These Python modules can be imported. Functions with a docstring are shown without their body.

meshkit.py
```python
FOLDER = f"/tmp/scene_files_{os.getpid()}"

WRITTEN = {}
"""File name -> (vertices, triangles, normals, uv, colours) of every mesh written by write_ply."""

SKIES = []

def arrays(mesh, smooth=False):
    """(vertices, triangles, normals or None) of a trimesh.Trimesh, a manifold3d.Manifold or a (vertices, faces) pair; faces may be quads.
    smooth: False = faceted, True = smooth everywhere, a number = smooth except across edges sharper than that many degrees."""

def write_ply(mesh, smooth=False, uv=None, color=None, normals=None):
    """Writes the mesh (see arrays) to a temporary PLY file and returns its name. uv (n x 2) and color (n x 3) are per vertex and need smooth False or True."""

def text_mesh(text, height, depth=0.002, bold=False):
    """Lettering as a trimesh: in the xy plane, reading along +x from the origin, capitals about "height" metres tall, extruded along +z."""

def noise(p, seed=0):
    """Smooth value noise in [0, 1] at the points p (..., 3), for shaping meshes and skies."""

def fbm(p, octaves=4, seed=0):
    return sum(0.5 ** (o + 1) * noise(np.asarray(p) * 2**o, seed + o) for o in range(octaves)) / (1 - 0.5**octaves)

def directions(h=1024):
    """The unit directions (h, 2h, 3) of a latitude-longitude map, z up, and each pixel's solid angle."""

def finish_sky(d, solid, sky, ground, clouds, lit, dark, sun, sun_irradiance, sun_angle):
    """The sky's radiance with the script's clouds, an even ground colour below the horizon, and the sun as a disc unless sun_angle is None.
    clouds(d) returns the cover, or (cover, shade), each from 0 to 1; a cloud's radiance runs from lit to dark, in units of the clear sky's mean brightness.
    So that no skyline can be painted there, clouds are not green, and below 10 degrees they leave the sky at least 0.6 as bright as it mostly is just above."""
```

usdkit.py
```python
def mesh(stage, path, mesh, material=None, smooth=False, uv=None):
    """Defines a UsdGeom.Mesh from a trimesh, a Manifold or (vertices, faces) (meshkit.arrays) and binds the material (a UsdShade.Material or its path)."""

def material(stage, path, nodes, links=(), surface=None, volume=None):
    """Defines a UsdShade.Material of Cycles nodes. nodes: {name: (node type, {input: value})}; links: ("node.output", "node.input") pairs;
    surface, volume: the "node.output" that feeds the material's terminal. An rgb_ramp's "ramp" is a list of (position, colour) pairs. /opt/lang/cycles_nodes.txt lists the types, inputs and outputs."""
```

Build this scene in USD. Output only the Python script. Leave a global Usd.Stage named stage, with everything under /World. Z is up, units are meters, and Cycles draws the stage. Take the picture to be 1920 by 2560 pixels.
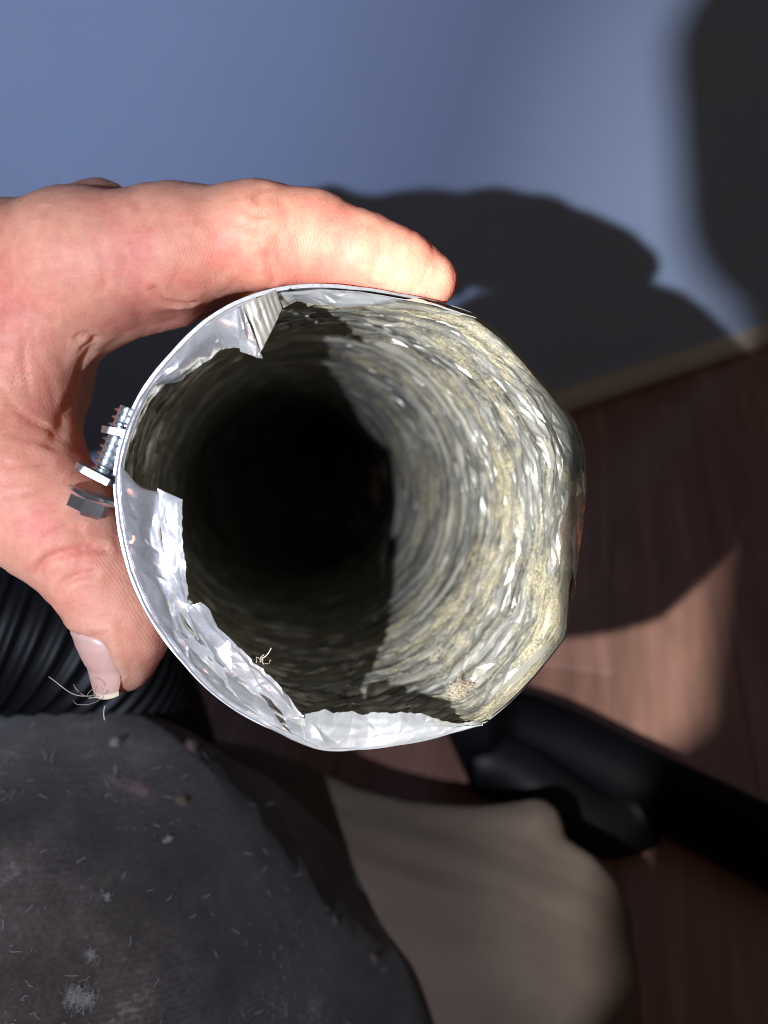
import math, random
import numpy as np, trimesh, usdkit, meshkit, shapely
from pxr import Usd, UsdGeom, UsdLux, UsdShade, Gf, Sdf, Vt

random.seed(7)
rng = np.random.default_rng(7)
stage = Usd.Stage.CreateInMemory()
UsdGeom.SetStageUpAxis(stage, UsdGeom.Tokens.z)
UsdGeom.SetStageMetersPerUnit(stage, 1.0)
UsdGeom.Xform.Define(stage, '/World')

# ------------------------------------------------------------------ camera
PITCH = math.radians(40.0)
CAM = np.array([0.0, 0.0, 0.416])
SP, CP = math.sin(PITCH), math.cos(PITCH)
RIGHT, UP, FWD = np.array([1.0, 0, 0]), np.array([0, SP, CP]), np.array([0, CP, -SP])
B = np.stack([RIGHT, UP, FWD])                      # rows


def W(p):
    """metres right, up and ahead of the eye -> world"""
    return CAM + np.asarray(p, float) @ B


def V(d):
    return np.asarray(d, float) @ B


def P(u, v, z):
    """a sight line and a depth -> world"""
    return W(((u - 960) / 1920 * z, (1280 - v) / 1920 * z, z))


cam = UsdGeom.Camera.Define(stage, '/World/camera')
cam.CreateFocalLengthAttr(5.7)
cam.CreateHorizontalApertureAttr(5.7)
cam.CreateVerticalApertureAttr(7.6)
cam.CreateClippingRangeAttr(Gf.Vec2f(0.005, 50))
cam.CreateFStopAttr(1.9)
cam.CreateFocusDistanceAttr(0.172)
cam.CreateExposureAttr(0.4)
m4 = np.eye(4)
m4[0, :3], m4[1, :3], m4[2, :3], m4[3, :3] = RIGHT, UP, -FWD, CAM
cam.AddTransformOp().Set(Gf.Matrix4d(m4.tolist()))

# ------------------------------------------------------------------ light: a small torch to the left of the phone, and dim room light
LAMP = W((-0.097, -0.030, -0.078))


def aim_matrix(at, z):
    z = -z / np.linalg.norm(z)
    x = np.cross([0, 0, 1.0], z)
    x /= np.linalg.norm(x)
    y = np.cross(z, x)
    m = np.eye(4)
    m[0, :3], m[1, :3], m[2, :3], m[3, :3] = x, y, z, at
    return Gf.Matrix4d(m.tolist())


def torch(name, power, half, toward, color):
    q = UsdLux.SphereLight.Define(stage, f'/World/{name}')
    q.CreateRadiusAttr(0.0024)
    q.CreateIntensityAttr(power)
    q.CreateNormalizeAttr(True)
    q.CreateColorAttr(Gf.Vec3f(*color))
    sh = UsdLux.ShapingAPI.Apply(q.GetPrim())
    sh.CreateShapingConeAngleAttr(half)
    sh.CreateShapingConeSoftnessAttr(1.0)
    q.AddTransformOp().Set(aim_matrix(LAMP, V(toward)))


torch('torch_spill', 1.16, 62.0, (math.tan(math.radians(22)), 0.36, 1.0), (0.84, 0.93, 1.18))
torch('torch_beam', 7.6, 41.5, (math.tan(math.radians(51)), 0.16, 1.0), (1.0, 1.0, 0.95))

dome = UsdLux.DomeLight.Define(stage, '/World/room_light')
dome.CreateIntensityAttr(1.0)
room = usdkit.material(stage, '/World/Looks/room_glow', {'b': ('background_shader', {'color': (1.0, 0.82, 0.62), 'strength': 0.042})}, surface='b.background')
UsdShade.MaterialBindingAPI.Apply(dome.GetPrim()).Bind(room)

# ------------------------------------------------------------------ helpers
used = {}


def numbered(name, parent):
    k = (parent, name)
    used[k] = used.get(k, -1) + 1
    return f'{parent}/{name}' if used[k] == 0 else f'{parent}/{name}_{used[k]:03d}'


def path_of(parent):
    return '/World' if parent is None else str(parent.GetPath())


def tag(o, label=None, cat=None, group=None, kind=None):
    for k, v in (('label', label), ('category', cat), ('group', group), ('kind', kind)):
        if v:
            o.SetCustomDataByKey(k, v)
    return o


def obj(name, mesh, mat, parent=None, smooth=30, uv=None, extra=None):
    m = usdkit.mesh(stage, numbered(name, path_of(parent)), mesh, mat, smooth, uv)
    for k, x in (extra or {}).items():
        UsdGeom.PrimvarsAPI(m).CreatePrimvar(k, Sdf.ValueTypeNames.FloatArray, 'vertex').Set(Vt.FloatArray.FromNumpy(np.asarray(x, np.float32)))
    return m.GetPrim()


def thing(name, at=(0, 0, 0), frame=None):
    x = UsdGeom.Xform.Define(stage, numbered(name, '/World'))
    m = np.eye(4)
    if frame is not None:
        m[:3, :3] = frame
    m[3, :3] = at
    x.AddTransformOp().Set(Gf.Matrix4d(m.tolist()))
    return x.GetPrim()


def mat(name, nodes, links=(), surface='p.BSDF'):
    return usdkit.material(stage, f'/World/Looks/{name}', nodes, links, surface=surface)


def grid_faces(n, m, close=False):
    """faces of an n x m grid (row major); close joins the last column to the first"""
    j = np.arange(m if close else m - 1)
    i = np.arange(n - 1)[:, None]
    a = i * m + j
    b = i * m + (j + 1) % m
    q = np.stack([a, b, b + m, a + m], -1).reshape(-1, 4)
    return np.vstack([q[:, [0, 1, 2]], q[:, [0, 2, 3]]])


def resample(pts, n):
    pts = np.asarray(pts, float)
    s = np.r_[0, np.cumsum(np.linalg.norm(np.diff(pts, axis=0), axis=1))]
    t = np.linspace(0, s[-1], n)
    return np.stack([np.interp(t, s, pts[:, k]) for k in range(pts.shape[1])], 1)


def spline(pts, n):
    from scipy.interpolate import CubicSpline
    pts = np.asarray(pts, float)
    s = np.r_[0, np.cumsum(np.linalg.norm(np.diff(pts[:, :3], axis=0), axis=1))]
    return CubicSpline(s, pts)(np.linspace(0, s[-1], n))


def frames_along(c):
    t = np.gradient(c, axis=0)
    t /= np.linalg.norm(t, axis=1, keepdims=True)
    n = np.cross(t[0], [0.31, 0.2, 0.93])
    n /= np.linalg.norm(n)
    N = []
    for k in range(len(c)):
        n = n - t[k] * (n @ t[k])
        n /= np.linalg.norm(n)
        N.append(n)
    N = np.array(N)
    return t, N, np.cross(t, N)


def tube(c, r, sides=16, caps=True):
    c = np.asarray(c, float)
    r = np.broadcast_to(np.asarray(r, float), (len(c),))
    t, N, Bn = frames_along(c)
    a = np.linspace(0, 2 * np.pi, sides, endpoint=False)
    v = c[:, None] + r[:, None, None] * (N[:, None] * np.cos(a)[None, :, None] + Bn[:, None] * np.sin(a)[None, :, None])
    f = grid_faces(len(c), sides, True)
    v = v.reshape(-1, 3)
    if caps:
        k = len(v)
        v = np.vstack([v, c[0], c[-1]])
        j = np.arange(sides)
        e = (len(c) - 1) * sides
        f = np.vstack([f, np.stack([np.full(sides, k), (j + 1) % sides, j], 1), np.stack([np.full(sides, k + 1), e + j, e + (j + 1) % sides], 1)])
    return v, f


def join(parts):
    vs, fs, n = [], [], 0
    for v, f in parts:
        vs.append(v)
        fs.append(np.asarray(f) + n)
        n += len(v)
    return np.vstack(vs), np.vstack(fs)


def smoothstep(x, a=0.0, b=1.0):
    t = np.clip((np.asarray(x, float) - a) / (b - a), 0, 1)
    return t * t * (3 - 2 * t)


# signed-distance modelling: round cones blended together, meshed with surface nets
def sd_cone(p, a, b, ra, rb):
    a, b = np.asarray(a, np.float32), np.asarray(b, np.float32)
    ba = b - a
    t = np.clip((p - a) @ ba / max(float(ba @ ba), 1e-12), 0, 1)
    return np.linalg.norm(p - a - t[..., None] * ba, axis=-1) - (ra + (rb - ra) * t)


def smin(a, b, k):
    h = np.clip(0.5 + 0.5 * (b - a) / k, 0, 1)
    return b + (a - b) * h - k * h * (1 - h)


def surface(fn, lo, hi, h):
    lo, hi = np.asarray(lo, float), np.asarray(hi, float)
    n = np.ceil((hi - lo) / (4 * h)).astype(int) * 4 + 1
    ax = [lo[k] + h * np.arange(n[k]) for k in range(3)]
    cx = [a[::4] for a in ax]
    G = np.stack(np.meshgrid(*cx, indexing='ij'), -1).astype(np.float32)
    dc = fn(G.reshape(-1, 3)).reshape(G.shape[:3])
    near = [np.clip(np.round(np.arange(n[k]) / 4).astype(int), 0, len(cx[k]) - 1) for k in range(3)]
    d = dc[np.ix_(*near)].astype(np.float32)
    I = np.argwhere(np.abs(d) < 4 * h * 1.7)
    for s in range(0, len(I), 400000):
        q = I[s:s + 400000]
        d[q[:, 0], q[:, 1], q[:, 2]] = fn((lo + h * q).astype(np.float32))
    ins = d < 0
    c = [slice(0, -1), slice(1, None)]
    cnt = sum(ins[c[i], c[j], c[k]].astype(np.int8) for i in (0, 1) for j in (0, 1) for k in (0, 1))
    mixed = (cnt > 0) & (cnt < 8)
    cells = np.argwhere(mixed)
    idx = np.full(mixed.shape, -1, np.int64)
    idx[tuple(cells.T)] = np.arange(len(cells))
    acc, num = np.zeros((len(cells), 3)), np.zeros(len(cells))
    corners = [(i, j, k) for i in (0, 1) for j in (0, 1) for k in (0, 1)]
    for A in corners:
        for axis in range(3):
            if A[axis]:
                continue
            Bc = list(A)
            Bc[axis] = 1
            ia, ib = cells + A, cells + Bc
            da, db = d[tuple(ia.T)], d[tuple(ib.T)]
            x = (da < 0) != (db < 0)
            t = np.where(x, da / np.where(x, da - db, 1), 0)
            acc[x] += (np.array(A) + t[:, None] * (np.array(Bc) - np.array(A)))[x]
            num[x] += 1
    v = lo + h * (cells + acc / num[:, None])
    F = []
    for axis in range(3):
        a, b = [k for k in range(3) if k != axis]
        sl0, sl1 = [slice(None)] * 3, [slice(None)] * 3
        sl0[axis], sl1[axis] = slice(0, -1), slice(1, None)
        ch = ins[tuple(sl0)] != ins[tuple(sl1)]
        e = np.argwhere(ch)
        ok = (e[:, a] > 0) & (e[:, b] > 0) & (e[:, a] < n[a] - 1) & (e[:, b] < n[b] - 1)
        e = e[ok]
        up = ins[tuple(e.T)]
        q = []
        for da_, db_ in ((0, 0), (1, 0), (1, 1), (0, 1)):
            cc = e.copy()
            cc[:, a] -= da_
            cc[:, b] -= db_
            q.append(idx[tuple(cc.T)])
        q = np.stack(q, 1)
        flip = up if axis != 1 else ~up
        q[~flip] = q[~flip][:, ::-1]
        F.append(q)
    q = np.vstack(F)
    q = q[(q >= 0).all(1)]
    f = np.vstack([q[:, [0, 1, 2]], q[:, [0, 2, 3]]])
    for _ in range(3):                                # settle on the surface
        dv = fn(v.astype(np.float32))
        g = np.stack([fn((v + np.eye(3)[k] * h * .5).astype(np.float32)) - fn((v - np.eye(3)[k] * h * .5).astype(np.float32)) for k in range(3)], 1) / h
        v = v - np.clip(dv, -h, h)[:, None] * g / np.maximum((g * g).sum(1, keepdims=True), .3)
    m = trimesh.Trimesh(v, f, process=False)
    if m.volume < 0:
        f = f[:, ::-1]
    return v, f


def vnormals(v, f):
    return meshkit.arrays((v, f), True)[2]


def folds(p, seed, n=3, f0=1.0, growth=1.9):
    """crumpled-foil relief: sharp creases between flat facets"""
    r = np.random.default_rng(seed)
    out, amp, fr = 0, 1.0, f0
    w = np.stack([meshkit.noise(p * f0 * .8, seed + k) for k in range(3)], -1) - .5
    for k in range(n):
        d = r.normal(size=3)
        d /= np.linalg.norm(d)
        x = (p * fr + w * 1.8) @ d + r.random()
        out = out + amp * (np.abs((x % 1) * 2 - 1) - .5)
        amp, fr = amp / growth ** 1.15, fr * growth
    return out * .7


def crumple(a, b, sa, sb, amp, seed, period=None, skew=0.0):
    """flat facets between sharp creases: random heights on a jittered lattice, joined by triangles; a, b in metres"""
    from scipy.interpolate import LinearNDInterpolator
    r = np.random.default_rng(seed)
    b = b + skew * a
    a0 = a.min() if period is None else -period / 2
    na = max(2, int(round((period if period else a.max() - a0) / sa)))
    sa = (period if period else a.max() - a0 + 1e-9) / na
    nb = int((b.max() - b.min()) / sb) + 5
    A, Bq = np.meshgrid(np.arange(na if period else na + 5), np.arange(nb), indexing='ij')
    pa = a0 + sa * (A + .5 * (Bq % 2) + r.uniform(-.42, .42, A.shape) - (0 if period else 2))
    pb = b.min() + sb * (Bq - 2 + r.uniform(-.42, .42, A.shape))
    h = r.normal(0, 1, A.shape).clip(-1.8, 1.8)
    pa, pb, h = pa.ravel(), pb.ravel(), h.ravel()
    if period:
        pb = pb - 0
        pa = np.r_[pa - period, pa, pa + period]
        pb, h = np.tile(pb, 3), np.tile(h, 3)
    return amp * LinearNDInterpolator(np.c_[pa / sa, pb / sb], h, fill_value=0.0)(np.c_[a.ravel() / sa, b.ravel() / sb]).reshape(a.shape)


# ------------------------------------------------------------------ materials
def skin_material():
    N = {
        'tc': ('texture_coordinate', {}),
        'n1': ('noise_texture', {'scale': 48, 'detail': 6, 'roughness': .66}),
        'r1': ('rgb_ramp', {'ramp': [(.3, (.60, .283, .182)), (.48, (.58, .243, .158)), (.62, (.55, .178, .124))]}),
        'n2': ('noise_texture', {'scale': 330, 'detail': 4, 'roughness': .6}),
        'r2': ('rgb_ramp', {'ramp': [(.3, (.86, .86, .86)), (.7, (1.08, 1.08, 1.08))]}),
        'mc': ('mix_color', {'blend_type': 'multiply', 'fac': .8}),
        'v1': ('voronoi_texture', {'feature': 'distance_to_edge', 'scale': 900, 'randomness': 1}),
        'wv': ('wave_texture', {'wave_type': 'bands', 'bands_direction': 'x', 'scale': 480, 'distortion': 2.0, 'detail': 1, 'detail_scale': .25}),
        'wm': ('attribute', {'attribute': 'ridge'}),
        'wr0': ('math', {'math_type': 'multiply', 'value2': .42}),
        'wr': ('math', {'math_type': 'multiply'}),
        'sum': ('math', {'math_type': 'multiply_add', 'value2': .9}),
        'n4': ('noise_texture', {'scale': 900, 'detail': 3}),
        'sum2': ('math', {'math_type': 'multiply_add', 'value2': .5}),
        'b': ('bump', {'strength': .42, 'distance': .0003}),
        'p': ('principled_bsdf', {'roughness': .58, 'specular_ior_level': .30, 'subsurface_weight': .5, 'subsurface_scale': .0022, 'subsurface_radius': (1.0, .36, .2)}),
    }
    L = [('tc.object', 'n1.vector'), ('tc.object', 'n2.vector'), ('tc.object', 'v1.vector'), ('tc.object', 'n4.vector'), ('tc.UV', 'wv.vector'),
         ('n1.fac', 'r1.fac'), ('n2.fac', 'r2.fac'), ('r1.color', 'mc.a'), ('r2.color', 'mc.b'), ('mc.result', 'p.base_color'),
         ('wm.fac', 'wr0.value1'), ('wr0.value', 'wr.value1'), ('wv.fac', 'wr.value2'),
         ('v1.distance', 'sum.value1'), ('wr.value', 'sum.value3'), ('n4.fac', 'sum2.value1'), ('sum.value', 'sum2.value3'),
         ('sum2.value', 'b.height'), ('b.normal', 'p.normal')]
    return mat('skin', N, L)


def plain(name, color, rough=.5, metallic=0.0, var=.12, scale=60, bump=0.0, bscale=300, bdist=.0003, **kw):
    N = {'tc': ('texture_coordinate', {}), 'n': ('noise_texture', {'scale': scale, 'detail': 4, 'roughness': .6}),
         'r': ('rgb_ramp', {'ramp': [(.25, tuple(c * (1 - var) for c in color)), (.75, tuple(min(1, c * (1 + var)) for c in color))]}),
         'p': ('principled_bsdf', {'roughness': rough, 'metallic': metallic, **kw})}
    L = [('tc.object', 'n.vector'), ('n.fac', 'r.fac'), ('r.color', 'p.base_color')]
    if bump:
        N['n2'] = ('noise_texture', {'scale': bscale, 'detail': 4})
        N['b'] = ('bump', {'strength': bump, 'distance': bdist})
        L += [('tc.object', 'n2.vector'), ('n2.fac', 'b.height'), ('b.normal', 'p.normal')]
    return mat(name, N, L)


def foil_material(name, color, rough, dull, crinkle=.5, diffuse=(.6, .6, .6)):
    N = {'tc': ('texture_coordinate', {}),
         'v': ('voronoi_texture', {'feature': 'f1', 'scale': 330, 'randomness': 1}),
         'n': ('noise_texture', {'scale': 150, 'detail': 3, 'roughness': .5, 'distortion': .8}),
         'a': ('math', {'math_type': 'multiply_add', 'value2': .35}),
         'b': ('bump', {'strength': crinkle, 'distance': .0005}),
         'n2': ('noise_texture', {'scale': 120, 'detail': 3}),
         'rr': ('map_range', {'from_min': .3, 'from_max': .7, 'to_min': rough * .6, 'to_max': rough * 1.5}),
         'm': ('principled_bsdf', {'base_color': color, 'metallic': 1.0}),
         'd': ('principled_bsdf', {'base_color': diffuse, 'roughness': .55, 'metallic': .0}),
         'x': ('mix_closure', {'fac': dull})}
    L = [('tc.object', 'v.vector'), ('tc.object', 'n.vector'), ('tc.object', 'n2.vector'), ('v.distance', 'a.value1'), ('n.fac', 'a.value3'),
         ('a.value', 'b.height'), ('b.normal', 'm.normal'), ('b.normal', 'd.normal'), ('n2.fac', 'rr.value'), ('rr.result', 'm.roughness'),
         ('m.BSDF', 'x.closure1'), ('d.BSDF', 'x.closure2')]
    return mat(name, N, L, surface='x.closure')


def liner_material():
    """old dull foil with streaks and patches of tan dust that run round the pipe"""
    N = {'tc': ('texture_coordinate', {}),
         'mp': ('mapping', {'scale': (34, 34, 470)}),
         'n': ('noise_texture', {'scale': 1.0, 'detail': 7, 'roughness': .66, 'distortion': .5}),
         'mp2': ('mapping', {'scale': (17, 17, 62)}),
         'n2': ('noise_texture', {'scale': 1.0, 'detail': 3, 'roughness': .55, 'distortion': .5}),
         'n3': ('noise_texture', {'scale': 1700, 'detail': 3, 'roughness': .6}),
         'n4': ('noise_texture', {'scale': 230, 'detail': 4, 'roughness': .65}),
         'ad': ('math', {'math_type': 'multiply_add', 'value2': .36}),
         'ad2': ('math', {'math_type': 'multiply_add', 'value2': .55}),
         'dm': ('map_range', {'from_min': .925, 'from_max': 1.10, 'to_min': 0.04, 'to_max': .84, 'clamp': True}),
         'dc': ('rgb_ramp', {'ramp': [(.3, (.115, .10, .068)), (.5, (.19, .165, .108)), (.7, (.265, .232, .150))]}),
         'fc': ('rgb_ramp', {'ramp': [(.36, (.04, .039, .036)), (.43, (.18, .177, .162)), (.52, (.30, .295, .275)), (.7, (.54, .533, .508))]}),
         'gc': ('rgb_ramp', {'ramp': [(.36, (.014, .014, .012)), (.43, (.082, .081, .074)), (.52, (.128, .127, .118)), (.66, (.20, .198, .186))]}),
         'mp4': ('mapping', {'scale': (110, 110, 430), 'rotation': (.0, .0, .0)}),
         'vc': ('voronoi_texture', {'feature': 'distance_to_edge', 'scale': 1.0, 'randomness': 1.0}),
         'vr': ('map_range', {'from_min': 0.0, 'from_max': .14, 'to_min': 0.0, 'to_max': 1.0, 'clamp': True}),
         'hv': ('math', {'math_type': 'multiply_add', 'value2': .32}),
         'hs': ('math', {'math_type': 'multiply_add', 'value2': .35}),
         'b': ('bump', {'strength': .26, 'distance': .0005}),
         'bd': ('bump', {'strength': .7, 'distance': .0005}),
         'gl': ('map_range', {'from_min': .36, 'from_max': .62, 'to_min': .50, 'to_max': .30, 'clamp': True}),
         'm': ('principled_bsdf', {'metallic': 1.0}),
         'g': ('principled_bsdf', {'roughness': .6, 'specular_ior_level': .5}),
         'y': ('mix_closure', {'fac': .52}),
         'd': ('principled_bsdf', {'roughness': .9, 'specular_ior_level': .1}),
         'x': ('mix_closure', {})}
    L = [('tc.object', 'mp.vector'), ('mp.vector', 'n.vector'), ('tc.object', 'mp2.vector'), ('mp2.vector', 'n2.vector'), ('tc.object', 'n3.vector'), ('tc.object', 'n4.vector'),
         ('n3.fac', 'ad.value1'), ('n2.fac', 'ad.value3'), ('n4.fac', 'ad2.value1'), ('ad.value', 'ad2.value3'), ('ad2.value', 'dm.value'),
         ('n3.fac', 'dc.fac'), ('n.fac', 'fc.fac'), ('n.fac', 'gc.fac'), ('fc.color', 'm.base_color'), ('gc.color', 'g.base_color'), ('dc.color', 'd.base_color'),
         ('n2.fac', 'gl.value'), ('gl.result', 'm.roughness'), ('n4.fac', 'hs.value1'), ('n.fac', 'hs.value3'), ('tc.object', 'mp4.vector'), ('mp4.vector', 'vc.vector'), ('vc.distance', 'vr.value'), ('vr.result', 'hv.value1'), ('hs.value', 'hv.value3'), ('hv.value', 'b.height'), ('b.normal', 'm.normal'), ('b.normal', 'g.normal'), ('n3.fac', 'bd.height'), ('bd.normal', 'd.normal'),
         ('m.BSDF', 'y.closure1'), ('g.BSDF', 'y.closure2'),
         ('dm.result', 'x.fac'), ('y.closure', 'x.closure1'), ('d.BSDF', 'x.closure2')]
    return mat('dusty_foil', N, L, surface='x.closure')


def wood_material(name, tone):
    N = {'tc': ('texture_coordinate', {}), 'mp': ('mapping', {'scale': (60, 4.5, 30)}),
         'n': ('noise_texture', {'scale': 1.0, 'detail': 5, 'roughness': .6, 'distortion': 1.2}),
         'r': ('rgb_ramp', {'ramp': [(.28, tuple(c * .72 for c in tone)), (.5, tone), (.72, tuple(c * 1.35 for c in tone))]}),
         'b': ('bump', {'strength': .2, 'distance': .0004}),
         'p': ('principled_bsdf', {'roughness': .38})}
    L = [('tc.UV', 'mp.vector'), ('mp.vector', 'n.vector'), ('n.fac', 'r.fac'), ('r.color', 'p.base_color'), ('n.fac', 'b.height'), ('b.normal', 'p.normal')]
    return mat(name, N, L)


def fabric_material():
    N = {'tc': ('texture_coordinate', {}),
         'w': ('wave_texture', {'wave_type': 'bands', 'bands_direction': 'y', 'scale': 215, 'distortion': 5.0, 'detail': 4, 'detail_scale': 1.6, 'detail_roughness': .65}),
         'n': ('noise_texture', {'scale': 1500, 'detail': 3, 'roughness': .7}),
         'n2': ('noise_texture', {'scale': 19, 'detail': 8, 'roughness': .72}),
         'nr': ('noise_texture', {'scale': 9, 'detail': 2}),
         'c': ('rgb_ramp', {'ramp': [(.46, (.026, .0225, .0207)), (.62, (.047, .0412, .038)), (.73, (.076, .067, .062)), (.84, (.19, .172, .160))]}),
         'red': ('rgb_ramp', {'ramp': [(.42, (1, 1, 1)), (.62, (1.16, 1.0, .92))]}),
         'mc': ('mix_color', {'blend_type': 'multiply', 'fac': 1.0, 'use_clamp': False}),
         'a': ('math', {'math_type': 'multiply_add', 'value2': 1.5}),
         'wk': ('noise_texture', {'scale': 26, 'detail': 3}),
         'wk2': ('map_range', {'from_min': .44, 'from_max': .62, 'to_min': .12, 'to_max': 1.0, 'clamp': True}),
         'wm': ('math', {'math_type': 'multiply'}),
         'nf': ('noise_texture', {'scale': 700, 'detail': 4, 'roughness': .75}),
         'a3': ('math', {'math_type': 'multiply_add', 'value2': .30}),
         'a2': ('math', {'math_type': 'multiply_add', 'value2': .04}),
         'b': ('bump', {'strength': .55, 'distance': .0004}),
         'p': ('principled_bsdf', {'roughness': .92, 'specular_ior_level': .15, 'sheen_weight': .35, 'sheen_roughness': .45})}
    L = [('tc.UV', 'w.vector'), ('tc.object', 'n.vector'), ('tc.object', 'n2.vector'), ('tc.object', 'nr.vector'),
         ('tc.object', 'wk.vector'), ('wk.fac', 'wk2.value'), ('w.fac', 'wm.value1'), ('wk2.result', 'wm.value2'), ('tc.object', 'nf.vector'), ('nf.fac', 'a3.value1'), ('n2.fac', 'a3.value3'), ('wm.value', 'a2.value1'), ('a3.value', 'a2.value3'), ('a2.value', 'c.fac'), ('nr.fac', 'red.fac'), ('c.color', 'mc.a'), ('red.color', 'mc.b'), ('mc.result', 'p.base_color'),
         ('nf.fac', 'a.value1'), ('wm.value', 'a.value3'), ('a.value', 'b.height'), ('b.normal', 'p.normal')]
    return mat('charcoal_knit', N, L)


SKIN = skin_material()
NAIL = plain('nail', (.58, .31, .245), .4, var=.06, scale=150, bump=.1, subsurface_weight=.3, subsurface_scale=.001)
NAIL_EDGE = plain('nail_edge', (.66, .52, .34), .35, var=.06, scale=300)
FOIL = foil_material('bright_foil', (.93, .935, .95), .20, .20, .035, (.74, .75, .77))
FOIL_DULL = foil_material('dull_foil', (.55, .53, .47), .4, .5, .2, (.30, .285, .24))
FOIL_FLOOR_TINT = foil_material('floor_tinted_foil', (.86, .74, .66), .3, .3, .3, (.48, .37, .31))  # plain foil; the wooden floor's warm reflection is put into its colour
LINER = liner_material()
ZINC = plain('zinc', (.72, .77, .80), .30, 1.0, .08, 200, .15, 700)
STEEL = plain('pale_steel', (.52, .53, .54), .45, 1.0, .1, 120, .2, 500)
BLACK_PLASTIC = plain('black_plastic', (.006, .006, .007), .5, 0, .2, 40, specular_ior_level=.28)
BLACK_GLOSS = plain('black_gloss', (.0035, .0035, .0048), .65, 0, .2, 40, specular_ior_level=.08)
WALLPAINT = plain('wall_paint', (.49, .63, .97), .6, 0, .035, 9, .2, 700, .0004)
TRIM = plain('trim_paint', (.74, .64, .58), .45, 0, .08, 30)
FABRIC = fabric_material()
CLOTH = plain('beige_cotton', (.165, .120, .088), .95, 0, .16, 22, .35, 1200)
LINT = plain('pale_lint', (.50, .47, .43), .95, 0, .2, 300)
LINT_BROWN = plain('brown_lint', (.26, .19, .13), .95, 0, .3, 500)
LINT_PINK = plain('pink_lint', (.30, .21, .21), .95, 0, .25, 300)
FIBRE = plain('tan_fibre', (.36, .31, .23), .8, 0, .25, 300)
HAIR = plain('hair', (.16, .11, .08), .45, 0, .2, 300)
PHONE_BODY = plain('phone_body', (.03, .03, .035), .3, 0, .1, 30)
GLASS_BLACK = plain('lens_black', (.004, .004, .006), .08, 0, .1, 30)

# ------------------------------------------------------------------ the room: wall, trim strip, floor of planks
WN = np.array([-.4848, .8746, 0.0])                  # away from the eye
WT = np.array([.8746, .4848, 0.0])                   # along the wall, to the right
WD = 0.49
foot = CAM * [1, 1, 0] + WN * WD                     # on the floor, at the wall


def slab(name, o, ax, ay, az, sx, sy, sz, m, parent=None, bev=0.0):
    """a box with its corner frame given, chamfered when bev > 0; o: centre"""
    b = trimesh.creation.box((sx, sy, sz))
    if bev:
        import manifold3d as m3
        c = []
        for x in (-1, 1):
            for y in (-1, 1):
                for z in (-1, 1):
                    for q in np.eye(3):
                        e = np.array([sx, sy, sz]) / 2 - bev * (1 - q)
                        c.append(e * [x, y, z])
        b = trimesh.convex.convex_hull(np.array(c))
    v = np.asarray(b.vertices) @ np.stack([ax, ay, az]) + o
    return obj(name, (v, b.faces), m, parent, 25)


Z3 = np.array([0, 0, 1.0])
wall = slab('wall', foot + WN * .05 + WT * .1 + Z3 * 1.0, WT, WN, Z3, 3.2, .1, 2.0, WALLPAINT)
tag(wall, 'plain pale blue painted wall behind the hand and the duct', 'wall')
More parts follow.
